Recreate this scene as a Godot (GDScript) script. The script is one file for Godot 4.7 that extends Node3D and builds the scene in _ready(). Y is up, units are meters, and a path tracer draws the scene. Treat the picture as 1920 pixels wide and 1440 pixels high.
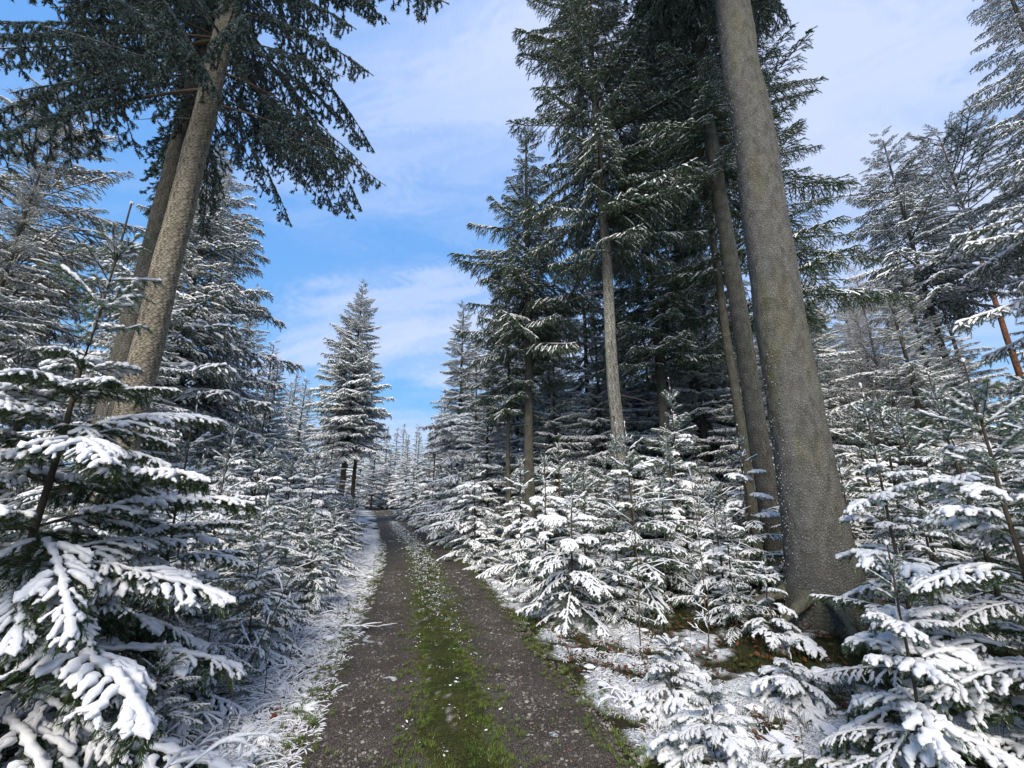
extends Node3D
# A snowy forest track between tall firs and spruces.

const EYE := 1.6
var rng := RandomNumberGenerator.new()
var taken := {}
var M := {}
var noise_a := FastNoiseLite.new()
var noise_b := FastNoiseLite.new()
var kits := {}

# ---------------------------------------------------------------- mesh gathering
class Geo:
	var v := PackedVector3Array()
	var n := PackedVector3Array()
	var c := PackedColorArray()
	var ix := PackedInt32Array()

	func tri(a: Vector3, b: Vector3, d: Vector3, col: Color) -> void:
		var nn := (d - a).cross(b - a).normalized()
		if nn == Vector3.ZERO:
			return
		var k := v.size()
		v.append(a); v.append(b); v.append(d)
		n.append(nn); n.append(nn); n.append(nn)
		c.append(col); c.append(col); c.append(col)
		ix.append(k); ix.append(k + 1); ix.append(k + 2)

	# a round sweep along points p with radii r; flat squashes it across
	func tube(p: PackedVector3Array, r: PackedFloat32Array, sides: int, col: Color, flat := 1.0, lumpy := 0.0, seed_at := 0.0) -> void:
		var m := p.size()
		var first := v.size()
		for j in m:
			var t: Vector3 = (p[mini(j + 1, m - 1)] - p[maxi(j - 1, 0)]).normalized()
			var u := Vector3.UP.cross(t)
			if u.length_squared() < 0.0004:
				u = Vector3.RIGHT
			u = u.normalized()
			var w := t.cross(u)
			for k in sides:
				var a := TAU * k / sides
				var ca := cos(a)
				var sa := sin(a)
				var rr := r[j]
				if lumpy > 0.0:
					rr *= 1.0 + lumpy * sin(a * 2.0 + seed_at * 9.0 + j * 1.7) * sin(j * 2.3 + seed_at * 5.0 + a)
				v.append(p[j] + u * (ca * rr) + w * (sa * rr * flat))
				n.append((u * ca + w * sa / flat).normalized())
				c.append(col)
		for j in m - 1:
			for k in sides:
				var a0 := first + j * sides + k
				var b0 := first + j * sides + (k + 1) % sides
				ix.append(a0); ix.append(b0 + sides); ix.append(b0)
				ix.append(a0); ix.append(a0 + sides); ix.append(b0 + sides)

	func surface(mesh: ArrayMesh, mat: Material) -> void:
		if v.is_empty():
			return
		var arr := []
		arr.resize(Mesh.ARRAY_MAX)
		arr[Mesh.ARRAY_VERTEX] = v
		arr[Mesh.ARRAY_NORMAL] = n
		arr[Mesh.ARRAY_COLOR] = c
		arr[Mesh.ARRAY_INDEX] = ix
		mesh.add_surface_from_arrays(Mesh.PRIMITIVE_TRIANGLES, arr)
		mesh.surface_set_material(mesh.get_surface_count() - 1, mat)

	func mesh(mat: Material) -> ArrayMesh:
		var m := ArrayMesh.new()
		surface(m, mat)
		return m


# ---------------------------------------------------------------- naming
func numbered(called: String) -> String:
	var k: int = taken.get(called, 0)
	taken[called] = k + 1
	return called if k == 0 else "%s_%03d" % [called, k]

func tag(o: Node, label: String, category := "", group := "", kind := "") -> void:
	if label: o.set_meta("label", label)
	if category: o.set_meta("category", category)
	if group: o.set_meta("group", group)
	if kind: o.set_meta("kind", kind)

func thing(called: String, label: String, category: String, at: Vector3, group := "") -> Node3D:
	var o := Node3D.new()
	o.name = numbered(called)
	add_child(o)
	o.position = at
	tag(o, label, category, group)
	return o

func part(called: String, mesh: Mesh, parent: Node) -> MeshInstance3D:
	var o := MeshInstance3D.new()
	o.name = called
	o.mesh = mesh
	parent.add_child(o, true)
	return o

func many(called: String, mesh: Mesh, where: Array, parent: Node) -> MultiMeshInstance3D:
	var mm := MultiMesh.new()
	mm.transform_format = MultiMesh.TRANSFORM_3D
	mm.mesh = mesh
	mm.instance_count = where.size()
	for i in where.size():
		mm.set_instance_transform(i, where[i])
	var o := MultiMeshInstance3D.new()
	o.name = called
	o.multimesh = mm
	o.set_meta("kind", "stuff")
	parent.add_child(o, true)
	return o


# ---------------------------------------------------------------- the lie of the land
const PATH := [[8.0, 2.35], [3.0, 1.1], [0.0, 0.38], [-3.1, -0.32], [-3.84, -0.48], [-4.99, -0.76], [-6.41, -1.06], [-8.11, -1.46], [-11.18, -2.22], [-14.58, -3.18], [-21.1, -5.25], [-27.3, -7.25], [-38.8, -11.0], [-58.8, -17.6], [-90.0, -30.0], [-400.0, -160.0]]

func path_x(z: float) -> float:
	for i in PATH.size() - 1:
		if z >= PATH[i + 1][0]:
			var t: float = (z - PATH[i][0]) / (PATH[i + 1][0] - PATH[i][0])
			return lerpf(PATH[i][1], PATH[i + 1][1], t)
	return PATH[-1][1]

func land(x: float, z: float) -> float:
	var u := (x - path_x(z)) * 0.965
	var h := 0.0
	if u < 0.0:
		h = 0.20 * smoothstep(1.2, 3.2, -u)
	else:
		h = -0.03 * smoothstep(1.1, 1.7, u) + 0.26 * smoothstep(2.2, 5.0, u)
	var away := smoothstep(1.0, 2.0, absf(u))
	h += noise_b.get_noise_2d(x * 0.6, z * 0.6) * 0.18 * away
	h += noise_a.get_noise_2d(x * 5.0, z * 5.0) * 0.05 * away
	return h

func spot(x: float, z: float) -> Vector3:
	return Vector3(x, land(x, z), z)


# ---------------------------------------------------------------- materials
func noise_tex(kind: int, freq: float, colors: Array, seed_: int, normal := false, bump := 4.0, octaves := 3) -> NoiseTexture2D:
	var f := FastNoiseLite.new()
	f.noise_type = kind
	f.seed = seed_
	f.frequency = freq
	f.fractal_octaves = octaves
	if kind == FastNoiseLite.TYPE_CELLULAR:
		f.cellular_return_type = FastNoiseLite.RETURN_DISTANCE2_SUB
		f.cellular_jitter = 1.0
		f.fractal_type = FastNoiseLite.FRACTAL_FBM
		f.domain_warp_enabled = true
		f.domain_warp_amplitude = 24.0
		f.domain_warp_frequency = 0.02
	var t := NoiseTexture2D.new()
	t.width = 512
	t.height = 512
	t.seamless = true
	t.noise = f
	if normal:
		t.as_normal_map = true
		t.bump_strength = bump
	elif colors.size():
		var g := Gradient.new()
		var offs := PackedFloat32Array()
		var cols := PackedColorArray()
		for e in colors:
			offs.append(e[0])
			cols.append(e[1])
		g.offsets = offs
		g.colors = cols
		t.color_ramp = g
	return t

func vmat(rough: float) -> StandardMaterial3D:
	var m := StandardMaterial3D.new()
	m.vertex_color_use_as_albedo = true
	m.roughness = rough
	m.metallic_specular = 0.3
	return m

func bark(tint: Array, kind: int, freq: float, scale: Vector3, relief: float, seed_: int) -> StandardMaterial3D:
	var m := vmat(0.9)
	m.albedo_texture = noise_tex(kind, freq, tint, seed_)
	m.heightmap_enabled = true
	m.heightmap_texture = noise_tex(kind, freq, [], seed_)
	m.heightmap_scale = relief
	m.uv1_triplanar = true
	m.uv1_scale = scale
	m.uv1_triplanar_sharpness = 3.0
	m.detail_enabled = true
	m.detail_blend_mode = BaseMaterial3D.BLEND_MODE_MUL
	m.detail_uv_layer = BaseMaterial3D.DETAIL_UV_2
	m.detail_albedo = M.mottle
	m.uv2_triplanar = true
	m.uv2_scale = Vector3(1.1, .45, 1.1)
	return m

func srgb(r: float, g: float, b: float) -> Color:
	return Color(r, g, b).linear_to_srgb()

func make_materials() -> void:
	M.mottle = noise_tex(FastNoiseLite.TYPE_SIMPLEX, 0.012, [[0.0, srgb(.52, .52, .47)], [0.4, srgb(.78, .78, .73)], [0.55, srgb(.9, .9, .88)], [0.68, srgb(1, 1, .98)], [1.0, srgb(1, 1, 1)]], 31, false, 4.0, 5)
	M.needles = vmat(0.65)
	M.snow = vmat(0.75)
	M.snow.heightmap_enabled = true
	M.snow.heightmap_texture = noise_tex(FastNoiseLite.TYPE_SIMPLEX, 0.05, [], 5)
	M.snow.heightmap_scale = 0.5
	M.snow.uv1_triplanar = true
	M.snow.uv1_scale = Vector3(9, 9, 9)
	M.twig = vmat(0.85)
	M.grass = vmat(0.7)
	M.spruce_bark = bark([[0.0, srgb(.045, .042, .038)], [0.12, srgb(.09, .085, .078)], [0.26, srgb(.15, .145, .134)], [0.5, srgb(.20, .195, .182)], [1.0, srgb(.30, .295, .28)]], FastNoiseLite.TYPE_CELLULAR, 0.05, Vector3(1.7, 1.25, 1.7), 2.4, 11)
	M.fir_bark = bark([[0.0, srgb(.06, .055, .045)], [0.36, srgb(.13, .12, .10)], [0.48, srgb(.30, .285, .255)], [0.7, srgb(.42, .41, .38)], [1.0, srgb(.58, .57, .53)]], FastNoiseLite.TYPE_SIMPLEX, 0.022, Vector3(1.6, 4.2, 1.6), 1.4, 12)
	M.dark_bark = bark([[0.0, srgb(.035, .032, .027)], [0.36, srgb(.08, .075, .062)], [0.55, srgb(.14, .13, .108)], [1.0, srgb(.27, .26, .23)]], FastNoiseLite.TYPE_SIMPLEX, 0.03, Vector3(1.6, 2.2, 1.6), 1.6, 13)
	M.pine_bark = bark([[0.0, srgb(.10, .05, .03)], [0.4, srgb(.26, .12, .07)], [0.7, srgb(.36, .19, .11)], [1.0, srgb(.42, .28, .19)]], FastNoiseLite.TYPE_CELLULAR, 0.03, Vector3(1.6, 0.8, 1.6), 1.4, 14)
	M.soil = vmat(0.95)
	M.soil.albedo_texture = noise_tex(FastNoiseLite.TYPE_SIMPLEX, 0.03, [[0.0, Color(.55, .55, .55)], [0.5, Color(.85, .85, .85)], [1.0, Color(1, 1, 1)]], 21, false, 4.0, 5)
	M.soil.uv1_triplanar = true
	M.soil.uv1_world_triplanar = true
	M.soil.uv1_scale = Vector3(1.7, 1.7, 1.7)
	M.soil.heightmap_enabled = true
	M.soil.heightmap_texture = noise_tex(FastNoiseLite.TYPE_SIMPLEX, 0.04, [], 22, false, 4.0, 4)
	M.soil.heightmap_scale = 2.0
	M.gravel = vmat(0.8)
	M.gravel.albedo_texture = noise_tex(FastNoiseLite.TYPE_CELLULAR, 0.06, [[0.0, Color(.30, .28, .26)], [0.2, Color(.55, .52, .5)], [0.36, Color(.8, .78, .75)], [0.55, Color(1, .98, .95)], [1.0, Color(1, 1, 1)]], 23, false, 4.0, 2)
	M.gravel.uv1_triplanar = true
	M.gravel.uv1_world_triplanar = true
	M.gravel.uv1_scale = Vector3(2.3, 2.3, 2.3)
	M.gravel.heightmap_enabled = true
	M.gravel.heightmap_texture = noise_tex(FastNoiseLite.TYPE_CELLULAR, 0.06, [], 23, false, 4.0, 2)
	M.gravel.heightmap_scale = 1.6


# ---------------------------------------------------------------- boughs
# one shoot: a few points, wood, needles all round, snow lying on it
func shoot(g: Geo, s: Geo, pts: PackedVector3Array, wood: float, P: Dictionary, snow_r: float, sunk := 0.55) -> void:
	var length := 0.0
	for j in pts.size() - 1:
		length += pts[j].distance_to(pts[j + 1])
	if wood > 0.0:
		var rr := PackedFloat32Array()
		for j in pts.size():
			rr.append(wood * (1.0 - 0.75 * j / (pts.size() - 1.0)))
		g.tube(pts, rr, P.get("wood_sides", 3), P.wood_col)
	var nd: float = P.nd
	var nl: float = P.nl
	var nw: float = P.nw
	var total := int(length * nd)
	var frost: float = P.frost
	var last := pts.size() - 1.0
	for k in total:
		var t := (k + rng.randf()) / total
		var f := t * last
		var j := mini(int(f), pts.size() - 2)
		var a := pts[j]
		var b := pts[j + 1]
		var d := (b - a).normalized()
		var at := a.lerp(b, f - j)
		var u := d.cross(Vector3.UP)
		if u.length_squared() < 0.001:
			u = Vector3.RIGHT
		u = u.normalized()
		var w := u.cross(d)
		var ang := rng.randf() * TAU
		var out := u * cos(ang) + w * (sin(ang) * 0.75)
		var lean: float = P.lean + (0.9 if t > 0.9 else 0.0)
		var dir := (out + d * lean).normalized() * (nl * rng.randf_range(0.75, 1.2))
		var side := dir.cross(out.cross(d) + Vector3(0.01, 0.02, 0.03)).cross(dir).normalized() if rng.randf() < 0.3 else d.cross(out).normalized()
		side *= nw * 0.5
		var col: Color = P.green0.lerp(P.green1, rng.randf())
		if rng.randf() < frost * (2.0 if out.y > 0.15 else 0.35):
			col = col.lerp(P.frost_col, rng.randf_range(0.25, 0.85))
		g.tri(at - side, at + side, at + dir, col)
	var steep := absf((pts[pts.size() - 1] - pts[0]).normalized().y)
	snow_r *= clampf(1.75 - steep * 1.9, 0.0, 1.0)
	if snow_r > 0.004:
		var from: float = maxf(P.get("snow_from", 0.0), 0.5 * pow(rng.randf(), 2.0))
		var ln := length * (1.0 - from)
		var step: float = P.snow_step
		var ds := PackedFloat32Array()
		var re := minf(snow_r * 1.2, ln * .46)
		var fine: bool = P.snow_sides > 5
		if fine:
			for q in [0.02, .2, .6, 1.0]: ds.append(q * re)
		else:
			ds.append(.02 * re)
			ds.append(re)
		var mids := int((ln - 2.0 * re) / step)
		for q in mids: ds.append(re + (ln - 2.0 * re) * (q + 1.0) / (mids + 1.0))
		if fine:
			for q in [1.0, .6, .2, 0.02]: ds.append(ln - q * re)
		else:
			ds.append(ln - re)
			ds.append(ln - .02 * re)
		var sp := PackedVector3Array()
		var sr := PackedFloat32Array()
		var wave := rng.randf() * 9.0
		var bulb: float = P.get("bulb", .25)
		for d in ds:
			var t := lerpf(from, 1.0, d / ln)
			var f := t * last
			var j := mini(int(f), pts.size() - 2)
			var at := pts[j].lerp(pts[j + 1], f - j)
			var x := minf(1.0, minf(d, ln - d) / re)
			var e := sqrt(maxf(.002, 1.0 - (1.0 - x) * (1.0 - x)))
			var r := snow_r * e * (0.84 + bulb * d / ln + .2 * sin(wave + d / snow_r * 1.3) + .12 * sin(wave * 3.0 + d / snow_r * 3.1) + rng.randf_range(-.14, .14))
			if rng.randf() < .1: r *= .55
			sr.append(r)
			sp.append(at + Vector3(rng.randf_range(-.25, .25) * r, snow_r * e * sunk * .9 + snow_r * rng.randf_range(.02, .3), rng.randf_range(-.25, .25) * r))
		s.tube(sp, sr, P.snow_sides, P.snow_col, P.get("snow_flat", 0.8), 0.26, rng.randf() * 6.0)

func sway(p0: Vector3, dir: Vector3, length: float, segs: int, sag: float, wob := 0.05) -> PackedVector3Array:
	var pts := PackedVector3Array([p0])
	var d := dir.normalized()
	var p := p0
	for j in segs:
		p += d * (length / segs)
		pts.append(p)
		d = (d + Vector3(rng.randf_range(-wob, wob), -sag + rng.randf_range(-wob, wob) * 0.5, rng.randf_range(-wob, wob))).normalized()
	return pts

func along(pts: PackedVector3Array, t: float) -> Array:
	var f := t * (pts.size() - 1)
	var j := mini(int(f), pts.size() - 2)
	return [pts[j].lerp(pts[j + 1], f - j), (pts[j + 1] - pts[j]).normalized()]

# a whole bough lying along +X, flat in the X-Z plane
func bough(P: Dictionary) -> Dictionary:
	var g := Geo.new()
	var s := Geo.new()
	var L: float = P.L
	var axis := sway(Vector3.ZERO, Vector3(1, P.rise, 0), L, 9, P.droop / 9.0, P.get("axis_wob", .04))
	if P.get("lift", 0.0) > 0.0:
		for j in axis.size():
			var t := j / 9.0
			axis[j].y += L * P.lift * t * t * t
	shoot(g, s, axis, P.wood, P if not P.get("bald_axis", false) else P, P.snow_r * 0.85 if P.snow_p > 0.3 else 0.0)
	var pairs: int = P.pairs
	for i in pairs:
		for sd in [-1.0, 1.0]:
			if rng.randf() < .1: continue
			var t := lerpf(P.get("side_from", 0.14), 0.97, (i + rng.randf_range(0.1, 0.9)) / pairs)
			var got := along(axis, t)
			var ad: Vector3 = got[1]
			var lat := Vector3(0, 0, sd)
			var ang := deg_to_rad(lerpf(P.ang, P.ang - 22.0, t) + rng.randf_range(-8, 8))
			var dir := ad * cos(ang) + lat * sin(ang)
			dir.y += P.side_y + rng.randf_range(-.1, .1)
			var sl: float = L * P.ratio * (minf(1.0, 0.35 + t * 2.2) * pow(1.0 - t, 0.75) + 0.10) * rng.randf_range(0.6, 1.25)
			var side := sway(got[0], dir, sl, 4, P.sag, P.get("wob", .07))
			var snowed: bool = rng.randf() < P.snow_p
			shoot(g, s, side, P.wood * 0.35, P, P.snow_r * rng.randf_range(0.7, 1.1) if snowed else 0.0)
			for q in int(P.get("under", 0)):
				var gu := along(side, rng.randf_range(.2, .95))
				shoot(g, s, sway(gu[0], (gu[1] as Vector3) * .7 + Vector3(rng.randf_range(-.3, .3), -.75, rng.randf_range(-.3, .3)), P.sub_len * rng.randf_range(.5, 1.0), 2, .1), 0.0, P, 0.0)
			var subs := int(sl * 0.85 / P.sub_gap)
			for q in subs:
				var tt := lerpf(0.15, 0.95, (q + rng.randf()) / maxf(1.0, subs))
				var gs := along(side, tt)
				var sdv: Vector3 = gs[1]
				var across := sdv.cross(Vector3.UP).normalized() * (1.0 if (q % 2) == 0 else -1.0)
				var sub_dir: Vector3 = sdv * 0.75 + across * 0.7 + Vector3(0, -P.hang + rng.randf_range(-.12, .12), 0) + Vector3(rng.randf_range(-.25, .25), rng.randf_range(-.2, .2), rng.randf_range(-.25, .25)) * (P.get("wob", .07) * 4.0)
				var ql: float = P.sub_len * rng.randf_range(0.6, 1.2) * (1.0 - 0.5 * tt)
				var sub := sway(gs[0], sub_dir, ql, 2, P.sag * 0.8)
				var has: bool = snowed and rng.randf() < P.get("sub_snow", 0.85)
				shoot(g, s, sub, P.get("sub_wood", 0.0), P, P.snow_r * rng.randf_range(0.55, 0.95) if has else 0.0)
				if P.get("third", 0) > 0:
					for e in int(P.third):
						var g3 := along(sub, rng.randf_range(0.25, 0.9))
						var ac := Vector3(rng.randf_range(-1, 1), rng.randf_range(-.5, .35) - P.hang * 0.4, rng.randf_range(-1, 1))
						shoot(g, s, sway(g3[0], g3[1] * 0.5 + ac * 0.7, ql * 0.42, 1, 0.0), 0.0, P, P.snow_r * 0.5 if has and rng.randf() < 0.4 else 0.0)
	return {"needles": g, "snow": s}

func kit(called: String, P: Dictionary, variants: int) -> void:
	var list := []
	for k in variants:
		rng.seed = hash(called) + k * 71
		var Q := P.duplicate()
		if P.has("vary"): Q.snow_p = P.snow_p * P.vary[k % P.vary.size()]
		var b := bough(Q)
		var e := {"needles": b.needles.mesh(M.needles), "L": P.L}
		if not b.snow.v.is_empty():
			e.snow = b.snow.mesh(M.snow)
		var both := ArrayMesh.new()
		b.needles.surface(both, M.needles)
		b.snow.surface(both, M.snow)
		e.both = both
		list.append(e)
	kits[called] = list

func make_kits() -> void:
	var green := {"green0": Color(.030, .060, .017), "green1": Color(.082, .138, .042), "wood_col": Color(.075, .055, .038), "frost_col": Color(.55, .6, .62), "snow_col": Color(.86, .87, .89)}
	# heavily laden boughs of young spruces close by
	var young := green.merged({"L": 1.3, "rise": 0.22, "droop": 0.7, "lift": 0.0, "wood": .012, "pairs": 13, "ratio": .31, "ang": 54.0, "side_y": -0.08, "sag": .15, "wob": .12, "sub_gap": .055, "sub_len": .12, "hang": .3, "nd": 720.0, "nl": .034, "nw": .0042, "lean": .75, "frost": .5, "frost_col": Color(.8, .82, .85), "snow_r": .0225, "snow_p": .95, "sub_snow": .72, "snow_step": .024, "snow_sides": 7, "snow_from": .18, "snow_flat": .75, "under": 3, "vary": [1.0, .95, .8, 1.0, .9, .5]})
	kit("young", young, 6)
	kit("laden", young.merged({"snow_r": .029, "frost": .12, "sub_snow": .62, "nl": .032, "snow_step": .026, "green0": Color(.024, .044, .014), "green1": Color(.07, .105, .035), "vary": [1.0, 1.0, .7, 1.0, .9, .6]}, true), 6)
	# small boughs of seedlings, all fingers of snow
	kit("seedling", young.merged({"L": .5, "rise": .3, "droop": .9, "wood": .006, "pairs": 6, "ratio": .45, "sub_gap": .075, "sub_len": .08, "snow_r": .029, "snow_p": 1.0, "sub_snow": .9, "nl": .024, "snow_step": .022, "bulb": .4, "under": 1, "vary": [1.0]}, true), 4)
	# short upper shoots: bars of snow on bare-looking twigs
	kit("tip", young.merged({"L": .42, "rise": .25, "droop": .15, "wood": .006, "pairs": 4, "ratio": .42, "sub_gap": .2, "sub_len": .08, "snow_r": .020, "snow_p": .85, "sag": .03, "hang": .03, "nd": 620.0}, true), 5)
	# thinner snow, flat layered young firs a little further off
	kit("layered", young.merged({"L": 1.1, "rise": .2, "droop": .45, "snow_r": .019, "snow_p": .95, "sub_snow": .75, "nd": 420.0, "nw": .0046, "pairs": 12, "snow_step": .04, "snow_sides": 6, "frost": .3, "under": 2}, true), 4)
	# tall firs, twigs still feathery
	var fir := green.merged({"L": 2.6, "rise": .12, "droop": .5, "lift": .14, "wood": .026, "pairs": 14, "ratio": .36, "ang": 62.0, "side_y": -.08, "sag": .12, "sub_gap": .085, "sub_len": .30, "hang": .26, "nd": 300.0, "nl": .036, "nw": .011, "lean": .7, "frost": .24, "snow_r": .024, "snow_p": .7, "sub_snow": .5, "wob": .1, "bulb": .1, "under": 2, "snow_step": .11, "snow_sides": 4, "snow_from": .3, "snow_flat": .7, "side_from": .14})
	kit("fir", fir, 4)
	kit("snowy_fir", fir.merged({"snow_r": .046, "snow_p": 1.0, "sub_snow": .75, "frost": .55, "frost_col": Color(.78, .80, .83), "under": 1}, true), 4)
	kit("drooping", fir.merged({"rise": .1, "droop": .62, "lift": .2, "side_y": -.22, "sag": .17, "hang": .4, "pairs": 16, "sub_gap": .07, "sub_len": .27, "nd": 330.0, "snow_r": .024, "snow_p": .8, "sub_snow": .5, "frost": .34, "axis_wob": .06, "under": 3}, true), 4)
	kit("golden", fir.merged({"snow_r": .036, "snow_p": .9, "sub_snow": .6, "frost": .3, "frost_col": Color(.78, .80, .83), "green0": Color(.075, .078, .025), "green1": Color(.16, .145, .055), "under": 1}, true), 3)
	# weeping spruce: curtains of twigs
	kit("weeping", fir.merged({"rise": .05, "droop": .6, "lift": .26, "side_y": -.4, "sag": .22, "hang": .6, "sub_gap": .075, "sub_len": .30, "snow_r": .018, "snow_p": .5, "sub_snow": .25, "frost": .32, "nd": 300.0, "green0": Color(.028, .054, .026), "green1": Color(.068, .118, .055)}, true), 4)
	# frosted canopy seen from below
	kit("canopy", fir.merged({"L": 4.6, "rise": .0, "droop": .7, "lift": .05, "side_y": -.8, "sag": .42, "hang": .5, "pairs": 19, "ratio": .27, "ang": 66.0, "sub_gap": .15, "sub_len": .27, "sub_wood": .005, "third": 6, "nd": 200.0, "nl": .046, "nw": .019, "lean": .5, "wob": .28, "axis_wob": .09, "under": 0, "snow_r": .014, "snow_p": .35, "sub_snow": .3, "frost": .4, "frost_col": Color(.42, .5, .52), "side_from": .3, "green0": Color(.028, .046, .028), "green1": Color(.065, .095, .055), "wood": .034}, true), 4)
	# pine and frosted bare boughs
	kit("pine", fir.merged({"L": 2.2, "rise": .35, "droop": .2, "pairs": 9, "ratio": .45, "sub_gap": .16, "sub_len": .24, "under": 0, "nd": 190.0, "nl": .085, "nw": .011, "frost": .35, "side_from": .35, "green0": Color(.035, .05, .03), "green1": Color(.07, .09, .05)}, true), 3)
	kit("bare", fir.merged({"L": 2.4, "rise": .3, "droop": .3, "pairs": 13, "ratio": .5, "sub_gap": .10, "sub_len": .3, "sub_wood": .004, "third": 2, "nd": 6.0, "nl": .02, "under": 0, "snow_r": .010, "snow_p": 1.0, "sub_snow": 1.0, "hang": .05, "sag": .03, "snow_sides": 3, "wood": .02}, true), 3)


# ---------------------------------------------------------------- trees
func trunk_mesh(h: float, r: float, mat: Material, sides: int, rings: int, flare: float, lean: Vector2, rough: float, tone: Color, taper := 0.8) -> ArrayMesh:
	var g := Geo.new()
	var p := PackedVector3Array()
	var sh := rng.randf() * 50.0
	for j in rings + 1:
		var t := pow(j / float(rings), 1.15)
		var y := h * t - 0.25 * (1.0 - t)
		var cx := lean.x * t * h + noise_b.get_noise_2d(sh, y * 1.2) * 0.05 * minf(1.0, t * 5.0)
		var cz := lean.y * t * h + noise_b.get_noise_2d(sh + 30.0, y * 1.2) * 0.05 * minf(1.0, t * 5.0)
		var rr := r * (1.0 - taper * t) * (1.0 + flare * exp(-y / (r * 1.9)))
		for k in sides:
			var a := TAU * k / sides
			var butt := 1.0 + 0.35 * flare * exp(-y / (r * 1.2)) * sin(a * 5.0 + sh)
			var q := rr * butt
			if rough > 0.0:
				q += rough * (noise_a.get_noise_3d(cos(a) * r * 260.0, y * 160.0, sin(a) * r * 260.0) + 0.6 * noise_b.get_noise_3d(cos(a) * r * 12.0, y * 9.0, sin(a) * r * 12.0))
			g.v.append(Vector3(cx + cos(a) * q, y, cz + sin(a) * q))
			g.n.append(Vector3(cos(a), 0.05, sin(a)).normalized())
			var blotch := 0.82 + 0.3 * noise_b.get_noise_3d(cos(a) * 3.0 + sh, y * 2.5, sin(a) * 3.0)
			var moss := clampf(noise_b.get_noise_3d(cos(a) * 5.0, y * 3.0 + sh, sin(a) * 5.0) * 2.0 - 0.45 + 0.9 * exp(-y / 0.5), 0.0, 0.75)
			var col := Color(tone.r * blotch, tone.g * blotch, tone.b * blotch)
			g.c.append(col.lerp(Color(tone.r * .62, tone.g * .78, tone.b * .5), moss))
	for j in rings:
		for k in sides:
			var a0 := j * sides + k
			var b0 := j * sides + (k + 1) % sides
			g.ix.append(a0); g.ix.append(b0); g.ix.append(b0 + sides)
			g.ix.append(a0); g.ix.append(b0 + sides); g.ix.append(a0 + sides)
	return g.mesh(mat)

# the places of the boughs of a crown, in the tree's own axes
func crown_places(h: float, base: float, R: float, r: float, gap: float, per: int, top_up: float, low_down: float, shape: float, unit: float, lean: Vector2, patchy := 0.0, round_top := 0.0) -> Array:
	var out := []
	var y := base
	while y < h - 0.15:
		var u := (y - base) / (h - base)
		var reach := R * (pow(1.0 - u, shape) * (1.0 - round_top) + round_top * sqrt(maxf(0.0, 1.0 - u * u))) * minf(1.0, 0.72 + u * 2.4)
		var count := per if u < 0.85 else maxi(3, per - 1)
		var off := rng.randf() * TAU
		for k in count:
			if rng.randf() < patchy:
				continue
			var az := off + TAU * (k + rng.randf_range(-.25, .25)) / count
			var ln := maxf(0.42, reach * rng.randf_range(0.66, 1.14) * (1.0 + .55 * noise_b.get_noise_3d(cos(az) * 2.2 + h, y * .9, sin(az) * 2.2 + R * 9.0)))
			var pitch := deg_to_rad(lerpf(low_down, top_up, pow(u, 1.3)) + rng.randf_range(-9, 9))
			var sc := ln / unit
			var yy := y + rng.randf_range(-.5, .5) * gap
			var b := Basis(Vector3.UP, az) * Basis(Vector3(0, 0, 1), pitch) * Basis(Vector3(1, 0, 0), rng.randf_range(-.25, .25))
			b = b.scaled_local(Vector3(sc, sc, sc * (1.0 if rng.randf() < 0.5 else 0.88)))
			var t := yy / h
			out.append(Transform3D(b, Vector3(lean.x * t * h, yy, lean.y * t * h)))
		y += gap * rng.randf_range(0.8, 1.2) * (1.0 if u < 0.8 else 0.75)
	return out

func tall(called: String, label: String, x: float, z: float, h: float, base: float, R: float, r: float, o: Dictionary) -> Node3D:
	rng.seed = int(absf(x) * 977.0 + absf(z) * 131.0 + h * 7.0)
	var t := thing(called, label, o.get("category", "tree"), spot(x, z), o.get("group", ""))
	var lean: Vector2 = o.get("lean", Vector2.ZERO)
	var sides: int = o.get("sides", 12)
	part("trunk", trunk_mesh(h * o.get("trunk_to", 0.97), r, o.get("bark", M.dark_bark), sides, o.get("rings", 16), o.get("flare", 0.25), lean, o.get("rough", 0.0), o.get("tone", Color(1, 1, 1)), o.get("taper", 0.85)), t)
	var kd: String = o.get("kit", "fir")
	var list: Array = kits[kd]
	var gap: float = o.get("gap", 0.34)
	var places := crown_places(h, base, R, r, gap, o.get("per", 7), o.get("up", 28.0), o.get("down", -14.0), o.get("shape", 0.78), list[0].L, lean, o.get("patchy", 0.08), o.get("round", 0.0))
	var a := []
	var b := []
	for q in places:
		if q.origin.y < lerpf(base, h, 0.42):
			a.append(q)
		else:
			b.append(q)
	var k0 := rng.randi() % list.size()
	if a.size(): many("lower_crown", list[k0].both, a, t)
	if b.size(): many("upper_crown", list[(k0 + 1) % list.size()].both, b, t)
	if o.has("stubs"):
		for k in int(o.stubs):
			var g := Geo.new()
			var yy := lerpf(o.stub_from, base, (k + rng.randf()) / o.stubs)
			var az := rng.randf() * TAU
			var d := Vector3(cos(az), -0.15, sin(az))
			g.tube(sway(Vector3(lean.x * yy, yy, lean.y * yy) + d * r * 0.5, d, rng.randf_range(.3, 1.2), 3, .08), PackedFloat32Array([.014, .011, .008, .003]), 4, Color(.08, .07, .06))
			part("dead_stub", g.mesh(M.twig), t)
	return t

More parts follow.
